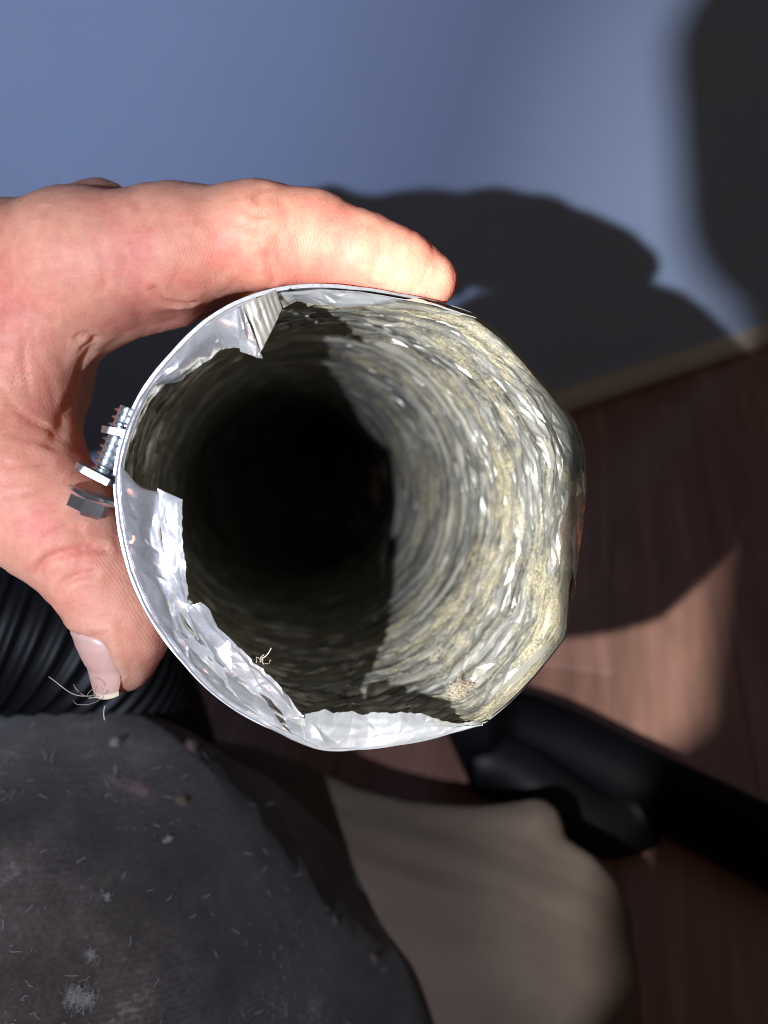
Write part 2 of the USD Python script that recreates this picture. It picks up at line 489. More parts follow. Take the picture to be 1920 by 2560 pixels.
# quarter-round strip at the foot of the wall
a = np.linspace(0, np.pi / 2, 9)
prof = np.vstack([[0, 0], np.stack([.014 * np.cos(a), .019 * np.sin(a)], 1)])
L0, L1 = -1.4, 1.6
ring = [foot + WT * L - WN * (p[0] + .0005) + Z3 * (p[1] + .0045) for L in (L0, L1) for p in prof]
n_ = len(prof)
fs = grid_faces(2, n_, True)
caps = [[0, k + 1, k] for k in range(1, n_ - 1)] + [[n_, n_ + k, n_ + k + 1] for k in range(1, n_ - 1)]
trim = obj('trim_strip', (np.array(ring), np.vstack([fs, caps])), TRIM, None, 40)
tag(trim, 'narrow pinkish beige trim strip along the foot of the wall', 'trim')

floor = thing('floor')
tag(floor, 'dark reddish brown wooden floor of narrow planks', None, None, 'structure')
base = slab('subfloor', np.array([.1, .1, -.03]), *np.eye(3), 3.4, 3.0, .04, plain('subfloor', (.02, .012, .01), .8), floor)
pa = math.radians(12)
PD = np.array([math.sin(pa), math.cos(pa), 0])       # along the planks
PX = np.array([math.cos(pa), -math.sin(pa), 0])
tones = [(.36, .186, .136), (.40, .21, .156), (.335, .168, .122), (.38, .20, .148)]
WOODS = [wood_material(f'wood_{"abcd"[k]}', t) for k, t in enumerate(tones)]
PWID = .083
far = [(foot + WT * L - WN * q)[:2] for L, q in ((-2, .001), (2, .001), (2, 3), (-2, 3))]
ROOM = shapely.Polygon(far)
for k in range(-9, 12):
    x0, cut = k * PWID, -.55 + ((k * .37) % .8)
    for (y0, y1) in ((-.75, cut), (cut, cut + .9), (cut + .9, cut + 1.8)):
        ym = (y0 + y1) / 2
        c = PX * (x0 + PWID / 2) + PD * ym
        e0, e1 = x0 + .0002, x0 + PWID - .0002
        quad = shapely.Polygon([(PX * a + PD * b)[:2] for a, b in ((e0, y0 + .0004), (e1, y0 + .0004), (e1, y1 - .0004), (e0, y1 - .0004))]).intersection(ROOM)
        if quad.area < .0004:
            continue
        top = quad.buffer(-.0004, join_style='mitre')
        a2, b2 = np.array(quad.exterior.coords)[:-1], np.array(top.exterior.coords)[:-1]
        h = rng.uniform(-.0002, .0002)
        hull = trimesh.convex.convex_hull(np.vstack([np.c_[a2, np.full(len(a2), -.012)], np.c_[a2, np.full(len(a2), -.0004 + h)], np.c_[b2, np.full(len(b2), h)]]))
        v = np.asarray(hull.vertices)
        pl = obj('plank', hull, WOODS[rng.integers(4)], floor, False, np.stack([v @ PX + .37 * k, v @ PD], 1))

# ------------------------------------------------------------------ the duct
M0 = W((-.0070, -.0004, .168))
dz = V((-.185, .05, 1.0))
dz /= np.linalg.norm(dz)
dx = RIGHT - dz * (RIGHT @ dz)
dx /= np.linalg.norm(dx)
dy = np.cross(dz, dx)
if dy @ UP < 0:
    dy = -dy
DF = np.stack([dx, dy, dz])                          # local -> world rows
DUCT = Gf.Matrix4d(*np.r_[np.c_[DF, np.zeros(3)], [np.r_[M0, 1.0]]].ravel().tolist())


def D(u, v, s=0.0):
    """sight line met with the plane at depth s inside the mouth -> duct coordinates"""
    d = P(u, v, 1.0) - CAM
    t = ((M0 + dz * s - CAM) @ dz) / (d @ dz)
    return (CAM + d * t - M0) @ DF.T


RIM = [(640, 748), (700, 731), (800, 722), (900, 730), (1000, 746), (1100, 766), (1185, 792), (1240, 832), (1330, 930), (1400, 1012), (1440, 1062), (1461, 1120), (1465, 1190), (1462, 1270),
       (1450, 1372), (1424, 1480), (1418, 1590), (1370, 1652), (1290, 1742), (1215, 1806), (1130, 1830), (1000, 1858), (900, 1869), (800, 1868), (700, 1822), (560, 1742), (470, 1652),
       (390, 1542), (330, 1402), (307, 1282), (301, 1180), (320, 1090), (370, 980), (440, 892), (520, 812), (590, 768)]
rim = np.array([D(u, v)[:2] for u, v in RIM])
ang = np.arctan2(rim[:, 1], rim[:, 0])
o_ = np.argsort(ang)
ang_s, rad_s = ang[o_], np.linalg.norm(rim, axis=1)[o_]


def rim_radius(t):
    t = (t + np.pi) % (2 * np.pi) - np.pi
    return np.interp(t, np.r_[ang_s[-1] - 2 * np.pi, ang_s, ang_s[0] + 2 * np.pi], np.r_[rad_s[-1], rad_s, rad_s[0]])


DL, RB = .46, .0500
nt, ns = 132, 400
th = np.linspace(-np.pi, np.pi, nt, endpoint=False)
ss = np.r_[np.linspace(0, .16, 160, endpoint=False), np.linspace(.16, DL, ns - 160)]


def liner_points(off, th, ss, rough=True):
    T, S = np.meshgrid(th, ss)
    if rough:                                          # creased foil: an uneven net of flat facets
        jr = np.random.default_rng(77)
        T = T + (np.arange(len(ss)) % 2)[:, None] * np.pi / len(th) + jr.uniform(-.40, .40, T.shape) * 2 * np.pi / len(th)
        S = S + jr.uniform(-.36, .36, S.shape) * np.gradient(ss)[:, None] * (np.arange(len(ss)) > 0)[:, None]
    k = smoothstep(S, 0, .055)
    r = rim_radius(T) * (1 - k) + RB * k
    q = np.stack([np.cos(T) * 26, np.sin(T) * 26, S * 900], -1)
    if rough:
        turn = (S / .0092 + T / (2 * np.pi) + .5 * (meshkit.noise(np.stack([np.cos(T) * 2, np.sin(T) * 2, S * 40], -1), 4) - .5))
        rib = np.abs(np.sin(np.pi * turn)) ** .7
        C, Q = np.cos(T), np.sin(T)
        wp = meshkit.fbm(np.stack([C * 3, Q * 3, S * 60], -1), 2, 31) - .5

        def ridged(f, g, seed, warp):
            return 1 - np.abs(2 * meshkit.noise(np.stack([C * f, Q * f, S * g + warp * wp], -1), seed) - 1)
        r1, r2, r3 = ridged(1.5, 250, 21, 3.0), ridged(2.6, 620, 22, 6.0), ridged(4.5, 1300, 23, 9.0)
        lay = (S * 115 + 2.2 * meshkit.fbm(np.stack([C * 2.2, Q * 2.2, S * 25], -1), 2, 41)) % 1.0      # lapped turns of foil
        per = 2 * np.pi * .05
        aT = T * .05
        cr = crumple(aT, S, .021, .0042, .00085, 5, per) + crumple(aT, S, .0080, .0028, .00030, 6, per, .12)
        cr = np.where(S < .16, cr, cr * .6) + jr.normal(0, .00021, S.shape).clip(-.0004, .0004)
        front = 1 - smoothstep(S, .035, .11)
        deep = smoothstep(S, .02, .09)
        mouth = smoothstep(S, 0, .006)
        r = r + .0010 * deep * (rib - .5) - .0004 * lay * mouth + mouth * (.0004 * (r1 - .6) + .00022 * (r2 - .6) + .00008 * (r3 - .6)) + (.35 + .65 * front) * cr * mouth
        r = r - .0004
        S = S + np.where(S < .0001, .0012 * (meshkit.fbm(np.stack([np.cos(T) * 9, np.sin(T) * 9, 0 * T], -1), 3, 3) - .5), 0)
    r = r + off
    return np.stack([r * np.cos(T) + 2.3 * np.clip(S - .22, 0, None) ** 2, r * np.sin(T), S], -1)   # the pipe bends to the right


duct = UsdGeom.Xform.Define(stage, numbered('foil_duct', '/World'))
duct.AddTransformOp().Set(DUCT)
duct = duct.GetPrim()
tag(duct, 'flexible aluminium foil duct, dusty inside with a torn folded rim, held by the hand', 'duct')
g = liner_points(0, th, ss)
f_ = grid_faces(ns, nt, True)
obj('liner', (g.reshape(-1, 3), f_), LINER, duct, False)
tho, sso = np.linspace(-np.pi, np.pi, 520, endpoint=False), np.r_[0.0012, np.linspace(.002, DL, 240)]
go = liner_points(0.0, tho, sso, False)
To, So = np.meshgrid(tho, sso)
go[..., :2] += np.stack([np.cos(To), np.sin(To)], -1) * (crumple(To * .05, So, .010, .004, .0009, 61, 2 * np.pi * .05) * smoothstep(So, .001, .006))[..., None]
go[..., :2] += (np.stack([np.cos(To), np.sin(To)], -1) * (.0009 * smoothstep(So, .002, .02) - .00015)[..., None])
go[..., :2] *= (1 + .018 * np.sin(2 * np.pi * (So / .0092 + To / (2 * np.pi))) * smoothstep(So, .01, .03))[..., None]
obj('outer_jacket', (go.reshape(-1, 3), grid_faces(len(sso), 520, True)[:, ::-1]), FOIL_DULL, duct, True)


def flap(name, outer, inner, s_out, s_in, n, m, amp, seed, material, scale=110, bow=0.0, label=None, jag=.0006, ribs=0):
    """a torn strip of foil folded in over the rim, from its outer edge to its inner edge"""
    o = resample([D(u, v, s_out if np.ndim(s_out) == 0 else s_out[k]) for k, (u, v) in enumerate(outer)], n)
    i = resample([D(u, v, s_in if np.ndim(s_in) == 0 else s_in[k]) for k, (u, v) in enumerate(inner)], n)
    w = np.linspace(0, 1, m)[:, None, None]
    g = o[None] * (1 - w) + i[None] * w
    g[..., 2] -= bow * np.sin(np.pi * w[..., 0])
    la = np.linalg.norm(np.diff((o + i) / 2, axis=0), axis=1).sum()
    lb = np.median(np.linalg.norm(i - o, axis=1))
    UU, WW = np.meshgrid(np.linspace(0, la, n), np.linspace(0, max(lb, .003), m))
    h = crumple(UU, WW, .0085, .0042, .72, seed, None, .3) + crumple(UU, WW, .0034, .0021, .14, seed + 7, None, -.4) + ribs * .3 * np.sin(np.linspace(0, 46, n) + .5 * np.sin(np.linspace(0, 9, n)))[None] + crumple(UU, WW, .02, .0019, .12, seed + 3)
    if ribs:
        h = ribs * .3 * np.sin(np.linspace(0, 40, n) + .9 * np.sin(np.linspace(0, 9, n)))[None] * (.4 + .9 * meshkit.noise(np.stack([UU * 900, WW * 160, 0 * UU], -1), seed)) + crumple(UU, WW, .003, .006, .9, seed)
    jg = (meshkit.fbm(np.stack([np.linspace(0, n / 34.0, n), 0 * np.arange(n), 0 * np.arange(n)], -1), 4, seed) - .5) * 2 * jag * 2
    g += (w ** 3) * (jg[None, :, None] * (i - o)[None] / np.maximum(np.linalg.norm(i - o, axis=1), 1e-4)[None, :, None])
    endf = np.minimum(1, 9 * np.minimum(np.linspace(0, 1, n), np.linspace(1, 0, n)))[None] if n > 100 else 1.0
    fade = endf * (.25 + .75 * np.minimum(1, np.sin(np.pi * np.clip(w[..., 0], 0, .85)) * 1.3))
    nrm = vnormals(g.reshape(-1, 3), grid_faces(m, n)).reshape(m, n, 3)
    g = g + nrm * (amp * h * fade)[..., None]
    back = g - nrm * .00012                            # two skins: foil has a thickness
    f1 = grid_faces(m, n)
    b = m * n
    edge = np.r_[np.arange(n), np.arange(1, m) * n + n - 1, (m - 1) * n + np.arange(n - 2, -1, -1), np.arange(m - 2, 0, -1) * n]
    e2 = np.roll(edge, -1)
    sidef = np.vstack([np.stack([edge, e2, e2 + b], 1), np.stack([edge, e2 + b, edge + b], 1)])
    v = np.vstack([g.reshape(-1, 3), back.reshape(-1, 3)])
    pr = obj(name, (v, np.vstack([f1, f1[:, ::-1] + b, sidef])), material, duct, 12)
    if label:
        tag(pr, label)
    return pr


flap('foil_flap', [(303, 1165), (303, 1250), (318, 1340), (338, 1420), (365, 1490), (392, 1543), (470, 1652), (560, 1742), (640, 1790), (700, 1824), (790, 1868)],
     [(352, 1222), (398, 1232), (405, 1330), (420, 1420), (440, 1500), (470, 1560), (540, 1650), (610, 1710), (660, 1755), (710, 1790), (762, 1795)],
     -.0012, .003, 420, 60, .0012, 31, FOIL, 130, .0008)
flap('foil_flap', [(395, 1222), (404, 1330), (418, 1420), (440, 1500), (470, 1560), (540, 1650), (612, 1712), (665, 1758), (715, 1792), (760, 1794)],
     [(450, 1246), (452, 1340), (462, 1420), (472, 1470), (480, 1512), (506, 1500), (540, 1560), (600, 1615), (690, 1700), (760, 1788)],
     .0030, [.001, .001, .001, .002, .003, .001, .003, .004, .004, .003], 420, 56, .0012, 44, FOIL, 150, -.0004, 'bright torn foil flap with a ragged edge')
flap('foil_flap', [(762, 1845), (800, 1869), (900, 1870), (1000, 1859), (1130, 1831), (1205, 1812)],
     [(762, 1790), (800, 1782), (900, 1786), (1000, 1782), (1110, 1790), (1203, 1806)],
     -.0010, .001, 320, 56, .0011, 53, FOIL, 140, .001)
flap('foil_flap', [(301, 1180), (309, 1120), (322, 1088), (370, 980), (440, 892), (520, 812), (592, 768)],
     [(315, 1165), (330, 1120), (362, 1050), (415, 962), (480, 925), (560, 868), (640, 868)],
     -.0012, .002, 320, 50, .0010, 67, FOIL, 130, .0006)
flap('foil_flap', [(592, 772), (604, 766)], [(600, 884), (655, 893)], -.004, -.002, 50, 60, .0009, 71, FOIL, 150, .001)
flap('foil_flap', [(604, 764), (690, 723)], [(648, 890), (706, 772)], [-.004, -.003], [-.0025, -.001], 50, 60, .0002, 77, FOIL_DULL, 200, 0, jag=.0002, ribs=1.3, label='square dull grey tab of ribbed foil folded over the rim')
flap('foil_flap', [(690, 733), (800, 723), (900, 731), (1000, 747), (1100, 767), (1190, 795)],
     [(710, 772), (742, 752), (800, 764), (930, 768), (1040, 752), (1192, 802)], -.0008, .0035, 220, 26, .0007, 83, FOIL, 140, .0004)
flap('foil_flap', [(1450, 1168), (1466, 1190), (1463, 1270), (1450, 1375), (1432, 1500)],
     [(1444, 1174), (1420, 1240), (1408, 1330), (1414, 1420), (1428, 1496)], -.001, .004, 160, 36, .0010, 91, FOIL_FLOOR_TINT, 130, .001, 'foil flap at the right rim, floor reflection painted on as a copper tint')

lip = [(640, 746), (590, 767), (520, 811), (440, 891), (370, 979), (320, 1089), (300, 1180), (305, 1282), (328, 1402), (388, 1543), (468, 1653), (558, 1744), (698, 1825), (800, 1870), (900, 1871), (1000, 1860)]
lc = spline([D(u, v, -.0003) for u, v in lip], 260)
lr = .00075 * (.75 + .5 * meshkit.fbm(np.stack([np.linspace(0, 40, 260), np.zeros(260), np.zeros(260)], -1), 3, 2)) * np.interp(np.linspace(0, 1, 260), [0, .08, .3, .5, .8, 1], [.4, .7, 1.1, 1.1, .8, .08])
obj('rolled_edge', tube(lc, lr, 10), FOIL, duct, 50)

# ------------------------------------------------------------------ clamp round the duct, with its screw
clamp = UsdGeom.Xform.Define(stage, numbered('duct_clamp', '/World'))
clamp.AddTransformOp().Set(DUCT)
clamp = clamp.GetPrim()
tag(clamp, 'zinc plated band clamp with a hex screw round the duct, beside the palm', 'clamp')
tb = np.linspace(-np.pi, np.pi, 240, endpoint=False)
sec = [(.0012, .004), (.0020, .004), (.0020, .013), (.0012, .013)]
ring = np.stack([np.stack([(rim_radius(tb) * (1 - smoothstep(s, 0, .055)) + RB * smoothstep(s, 0, .055) + dr) * np.cos(tb),
                           (rim_radius(tb) * (1 - smoothstep(s, 0, .055)) + RB * smoothstep(s, 0, .055) + dr) * np.sin(tb), np.full_like(tb, s)], -1) for dr, s in sec + sec[:1]])
obj('band', (ring.reshape(-1, 3), grid_faces(5, 240, True)), STEEL, clamp, 40)
sA, sB = D(313, 1042, .006), D(249, 1198, .006)       # the screw's axis
ax = (sB - sA) / np.linalg.norm(sB - sA)
qx = np.cross(ax, [0, 0, 1.0])
qx /= np.linalg.norm(qx)
qy = np.cross(ax, qx)


def lathe_on(o, prof, sides, twist=None):
    a = np.linspace(0, 2 * np.pi, sides, endpoint=False)
    v = np.array([o + ax * h + r * (qx * np.cos(t) + qy * np.sin(t)) for h, r in prof for t in a + (.42 if sides == 6 else 0)])
    return v, grid_faces(len(prof), sides, True)


# thread: one helical ridge
hs = np.linspace(-.002, np.linalg.norm(sB - sA) - .0005, 420)
aa = np.linspace(0, 2 * np.pi, 40, endpoint=False)
H, A_ = np.meshgrid(hs, aa, indexing='ij')
ph = (H / .00165 - A_ / (2 * np.pi)) % 1
R_ = .0018 + .0009 * np.clip(1 - np.abs(ph - .5) * 3.2, 0, 1)
sv = sA + ax * H[..., None] + R_[..., None] * (qx * np.cos(A_)[..., None] + qy * np.sin(A_)[..., None])
screw = obj('screw', (sv.reshape(-1, 3), grid_faces(len(hs), 40, True)), ZINC, clamp, 35)
hv, hf = lathe_on(sB, [(.0033, .0001), (.0033, .0052), (.0039, .0055), (.0045, .0051), (.0048, .0042)], 36)
obj('washer_flange', (hv, hf), ZINC, screw, 40)
hx = lathe_on(sB, [(.0048, .0043), (.0074, .0043), (.0081, .0036), (.0079, .0026), (.0076, .0001)], 6)
obj('hex_head', hx, ZINC, screw, 20)


def tab(o, reach_out, reach_in, half, tilt):
    u = ax * math.cos(tilt) + qx * math.sin(tilt)      # plate normal
    side = np.cross([0, 0, 1.0], u)
    side /= np.linalg.norm(side)
    if side @ (-o / np.linalg.norm(o)) > 0:
        side = -side                                   # points away from the duct
    n = 14
    t = np.linspace(-1, 1, n)
    loop = [side * -reach_in + np.array([0, 0, half]), side * -reach_in - np.array([0, 0, half])]
    loop += [side * (reach_out - half * .5 + half * .5 * math.cos(x * np.pi / 2)) + np.array([0, 0, half * math.sin(x * np.pi / 2)]) for x in t]
    loop = np.array(loop)
    k = len(loop)
    v = np.vstack([o + loop - u * .0007, o + loop + u * .0007])
    f = [[0, j + 1, j] for j in range(1, k - 1)] + [[k, k + j, k + j + 1] for j in range(1, k - 1)]
    f += [x for j in range(k) for x in ([j, (j + 1) % k, (j + 1) % k + k], [j, (j + 1) % k + k, j + k])]
    m = trimesh.Trimesh(v, f, process=False)
    return (v, np.array(f) if m.volume > 0 else np.array(f)[:, ::-1])


obj('tab', tab(D(318, 1086, .006), .0052, .0012, .0055, -.18), STEEL, clamp, 25)
obj('tab', tab(D(262, 1196, .006), .0064, .0018, .0058, .12), STEEL, clamp, 25)

# ------------------------------------------------------------------ the person: a hand and a knee in charcoal trousers
person = thing('person')
tag(person, 'person in charcoal knit trousers gripping the foil duct with one hand', 'person')


def chain(pts):
    return [(P(u, v, z), r) for u, v, z, r in pts]


index = chain([(190, 655, .176, .0148), (430, 618, .175, .0132), (645, 588, .175, .0111), (780, 596, .176, .0098), (905, 634, .177, .0086), (1000, 668, .178, .0077), (1078, 701, .179, .0062)])
middle = chain([(200, 700, .197, .0135), (440, 650, .196, .0118), (625, 634, .195, .0105), (850, 652, .198, .0085), (1000, 700, .202, .0062)])
ring_f = chain([(170, 760, .216, .0130), (420, 690, .214, .0112), (590, 676, .213, .0098), (800, 684, .218, .0080), (930, 716, .221, .0060)])
little = chain([(120, 830, .234, .0120), (330, 740, .233, .0100), (470, 720, .233, .0085), (640, 722, .237, .0068), (740, 742, .240, .0052)])
thumb = chain([(-260, 1030, .190, .0190), (45, 1225, .176, .0150), (138, 1305, .175, .0136), (236, 1440, .175, .0099), (302, 1546, .176, .0090), (315, 1608, .1775, .0082)])
TN = V((-.76, -.15, -.63))
t_ax = (thumb[5][0] - thumb[4][0]) / np.linalg.norm(thumb[5][0] - thumb[4][0])
TN = TN - t_ax * (TN @ t_ax)
TN /= np.linalg.norm(TN)
thumb.append((thumb[5][0] + t_ax * .0050 + TN * .0014, .0057))
palm = [chain([(190, 652, .178, .0135), (40, 900, .180, .0118), (30, 1190, .180, .0140)]),
        chain([(170, 800, .196, .0105), (95, 950, .197, .0125), (60, 1150, .192, .0130)]),
        chain([(220, 765, .186, .0098), (430, 738, .188, .0082)]),
        chain([(215, 560, .190, .0088), (255, 548, .190, .0086), (300, 566, .190, .0070)]),
        chain([(170, 665, .182, .0135), (-60, 702, .184, .0190), (-480, 880, .190, .0230)]),
        chain([(170, 740, .205, .0140), (-120, 830, .208, .0220), (-520, 960, .205, .0240)]),
        chain([(150, 800, .228, .0130), (-140, 910, .228, .0190), (-540, 1010, .215, .0240)]),
        chain([(-260, 1030, .190, .0200), (-540, 1010, .200, .0250)]),
        chain([(-520, 1000, .202, .0270), (-900, 1120, .200, .0300), (-1700, 1350, .200, .0380)])]


def hand_sdf(p):
    def ch(c, k):
        d = None
        for (a, ra), (b, rb) in zip(c[:-1], c[1:]):
            e = sd_cone(p, a, b, ra, rb)
            d = e if d is None else smin(d, e, k)
        return d
    d = ch(palm[0], .004)
    for c in palm[1:]:
        d = smin(d, ch(c, .004), .010)
    fi = None
    for c in (index, middle, ring_f, little):
        e = ch(c, .004)
        fi = e if fi is None else smin(fi, e, .0012)
    d = smin(d, fi, .006)
    d = smin(d, ch(thumb, .005), .009)
    return d


hv, hf = surface(hand_sdf, *(lambda q: (q.min(0) - .004, q.max(0) + .004))(np.array([x[0] + s * x[1] for c in [index, middle, ring_f, little, thumb] + palm for x in c for s in (-1.3, 1.3)])), .0010)
hn = vnormals(hv, hf)


def on_hand(u, v):
    d = P(u, v, 1.0) - CAM
    q = CAM + d * np.linspace(.13, .24, 900)[:, None]
    k = np.argmax(hand_sdf(q.astype(np.float32)) < 0)
    return q[k]


CREASES = [  # (line in the skin, depth, width)
    ([(243, 850), (215, 890), (186, 960), (162, 1030), (142, 1085), (128, 1112)], .0007, .0018),
    ([(236, 846), (212, 836), (196, 842)], .0006, .0010), ([(232, 852), (205, 872)], .0005, .0009),
    ([(666, 636), (674, 662), (680, 688), (684, 704)], .0006, .0012), ([(660, 470), (648, 478), (640, 500)], .0006, .0012),
    ([(385, 722), (398, 742), (420, 757), (450, 761), (478, 761)], .0009, .0011),
    ([(97, 1428), (112, 1402), (148, 1386), (215, 1372), (262, 1376)], .0009, .0011), ([(150, 1482), (160, 1458), (186, 1442), (232, 1434)], .0007, .0010),
    ([(118, 1340), (150, 1322), (200, 1318)], .0003, .0009),
    ([(0, 965), (40, 1020), (85, 1055), (128, 1076)], .0004, .0009), ([(20, 1085), (70, 1100), (115, 1112)], .0003, .0009), ([(60, 850), (62, 920), (75, 985)], .0003, .0008),
    ([(108, 520), (104, 600), (106, 700)], .00025, .0008), ([(150, 540), (148, 640)], .0002, .0008), ([(86, 760), (84, 830)], .0002, .0008), ([(40, 640), (100, 650), (170, 640)], .0002, .0008),
    ([(395, 545), (450, 560), (500, 545)], .0002, .0008), ([(420, 575), (480, 585)], .0002, .0008), ([(900, 560), (893, 585), (897, 610)], .0002, .0008),
    ([(610, 520), (640, 540), (668, 536)], .00035, .0010), ([(600, 560), (640, 574), (676, 566)], .0003, .0010), ([(700, 500), (716, 530), (718, 565)], .0003, .0010), ([(330, 500), (360, 530), (372, 570)], .0003, .0011),
    ([(250, 600), (262, 660), (258, 720)], .0003, .0010), ([(300, 640), (312, 700)], .0002, .0009), ([(0, 760), (60, 770), (130, 800)], .0003, .0010), ([(10, 860), (90, 870), (160, 905)], .0003, .0010), ([(0, 1160), (60, 1165), (120, 1150)], .0003, .0010),
    ([(300, 1130), (330, 1180)], .0003, .001), ([(10, 1240), (80, 1230), (140, 1200)], .00025, .0009), ([(30, 1300), (90, 1285), (150, 1262)], .0002, .0008),
]
dn = np.zeros(len(hv))
from scipy.spatial import cKDTree
for pts, dep, wid in CREASES:
    ln = resample(spline([np.r_[on_hand(u, v)] for u, v in pts], 40) if len(pts) > 2 else np.array([on_hand(u, v) for u, v in pts]), 60)
    dist = cKDTree(ln).query(hv, distance_upper_bound=.006)[0]
    dn = dn - np.where(np.isfinite(dist), dep * (np.exp(-(dist / wid * 1.4) ** 2) - .35 * np.exp(-((dist - wid * 1.7) / wid) ** 2)), 0)
lo_ = meshkit.fbm(hv * 90, 3, 5) - .5
w2_ = 1 - np.abs(2 * meshkit.fbm(hv @ np.stack([RIGHT * 240, UP * 90, FWD * 90]).T, 2, 15) - 1)
hv = hv + hn * (.0009 * lo_ - .00022 * np.clip(w2_ - .75, 0, 1) * 4 + dn)[:, None]
q_ = hv - thumb[4][0]
x_ = (q_ @ t_ax + .0012) / .0172
s_ = np.arctan2(q_ @ np.cross(t_ax, TN), q_ @ TN) / .92
e_ = np.maximum(np.abs(s_) - 1, -x_ * 2.2)
near_ = (np.linalg.norm(q_, axis=1) < .025) & (x_ < .8)
hv = hv + hn * (near_ * (.00042 * np.exp(-((e_ - .10) / .13) ** 2) - .0003 * (e_ < -.04)))[:, None]
ct = (hv - CAM) @ B.T                                 # right, up, ahead
rel = hv - M0
rel = rel - (rel @ dz)[:, None] * dz
inward = -(hn * rel).sum(1) / np.linalg.norm(rel, axis=1)
is_thumb = ct[:, 1] < -.004
ta = (thumb[5][0] - thumb[3][0])
tperp = np.cross(ta / np.linalg.norm(ta), FWD)
uvh = np.where(is_thumb[:, None], np.stack([hv @ tperp + .12 * (ct[:, 1] + .03) ** 2 / .02, ct[:, 1]], 1), np.stack([ct[:, 0] + .25 * ct[:, 1], ct[:, 1]], 1))
ridge = smoothstep(inward, -.05, .45) * np.where(is_thumb, smoothstep(-ct[:, 1], .004, .014), smoothstep(ct[:, 0], -.052, -.038)) * (.35 + .65 * meshkit.noise(hv * 160, 3))
hand = obj('hand', (hv, hf), SKIN, person, True, uvh, {'ridge': ridge})
tag(hand, 'bare left hand gripping the duct')


def nail(base, tip, facing, length, flush, half, label, start=0.0):
    """a curved nail plate that lies flush in the skin and leaves it near the tip"""
    axis = tip - base
    axis = axis / np.linalg.norm(axis)
    c = facing - axis * (facing @ axis)
    c /= np.linalg.norm(c)
    side = np.cross(axis, c)
    rr_ = np.linspace(.002, .016, 141)

    def reach(x, a):
        d = c * np.cos(a)[..., None] + side * np.sin(a)[..., None]
        q = (base + axis * x[..., None])[..., None, :] + d[..., None, :] * rr_[:, None]
        return rr_[np.argmax(hand_sdf(q.reshape(-1, 3).astype(np.float32)).reshape(q.shape[:-1]) > 0, axis=-1)], d
    n, m = 40, 30
    for lo, hi, edge in ((0, .93, False), (.93, 1.0, True)):
        T, A = np.meshgrid(np.linspace(lo, hi, n), np.linspace(-1, 1, m), indexing='ij')
        w = half * np.sqrt(np.clip(1 - (np.clip(.34 - T, 0, 1) / .343) ** 2, .003, 1)) * (1 - .15 * smoothstep(T, .75, 1.0))
        end = 1 - .05 * A ** 2
        x = start + length * T * end
        a = A * w
        rad, d = reach(np.minimum(x, flush), a)
        mid, _ = reach(np.minimum(x, flush), 0 * a)
        rad = .55 * rad + .45 * mid * np.cos(a * .25)
        over = np.clip(x - flush, 0, 1)
        rad = rad + .00032 + .0003 * smoothstep(T, .1, .5) - .0008 * np.abs(A) ** 6 - .0008 * smoothstep(.10 - T, 0, .10) - 5.0 * over ** 2
        g = base + axis * x[..., None] + rad[..., None] * d
        nn = vnormals(g.reshape(-1, 3), grid_faces(n, m)).reshape(n, m, 3)
        if (nn * c).sum() < 0:
            nn = -nn
        b = g - nn * .0006
        f1 = grid_faces(n, m)
        k = n * m
        ed = np.r_[np.arange(m), np.arange(1, n) * m + m - 1, (n - 1) * m + np.arange(m - 2, -1, -1), np.arange(n - 2, 0, -1) * m]
        e2 = np.roll(ed, -1)
        f = np.vstack([f1, f1[:, ::-1] + k, np.stack([ed, e2, e2 + k], 1), np.stack([ed, e2 + k, ed + k], 1)])
        v = np.vstack([g.reshape(-1, 3), b.reshape(-1, 3)])
        if edge:
            obj('nail_edge', (v, f), NAIL_EDGE, hand, 35)
        else:
            tag(obj('fingernail', (v, f), NAIL, hand, 35), label)


nail(thumb[4][0], thumb[5][0], TN, .0172, .0098, .92, 'thumb nail with a pale yellow free edge', -.0012)

# hair on the back of the hand: a few fine short curves
def curves(name, lines, width, m, parent=None):
    c = UsdGeom.BasisCurves.Define(stage, numbered(name, path_of(parent)))
    c.CreateTypeAttr('linear')
    c.CreatePointsAttr(Vt.Vec3fArray.FromNumpy(np.vstack(lines).astype(np.float32)))
    c.CreateCurveVertexCountsAttr([len(x) for x in lines])
    c.CreateWidthsAttr([float(width)])
    c.SetWidthsInterpolation('constant')
    UsdShade.MaterialBindingAPI.Apply(c.GetPrim()).Bind(m)
    return c.GetPrim()


sel = np.where((hn @ UP > .55) & (hv @ RIGHT < -.035) & ((hv - CAM) @ FWD < .20))[0]
pick = rng.choice(sel, 90, replace=False)
hl = []
for k in pick:
    d = hn[k] * .8 + V((.5, .1, .1)) + rng.normal(0, .35, 3)
    t = np.linspace(0, 1, 5)[:, None]
    ln = rng.uniform(.0018, .0042)
    hl.append(hv[k] - hn[k] * .0003 + d / np.linalg.norm(d) * ln * t + V((1, -.3, 0)) * ln * .5 * t ** 2)
tag(curves('hair', hl, .00007, HAIR, hand), kind='stuff')

# knee and calf in charcoal knit
K1, K2 = P(110, 2478, .272), P(470, 2830, .29)
C1, C2 = P(380, 2410, .315), P(940, 2800, .36)


def leg_sdf(p):
    a = sd_cone(p, K1, K2, .0935, .1020)
    b = sd_cone(p, C1, C2, .0830, .0870)
    d = smin(a, b, .006)
    d = smin(d, sd_cone(p, K1, W((-.34, -.26, .08)), .0935, .105), .02)
    return np.maximum(d, .003 - p[..., 2])


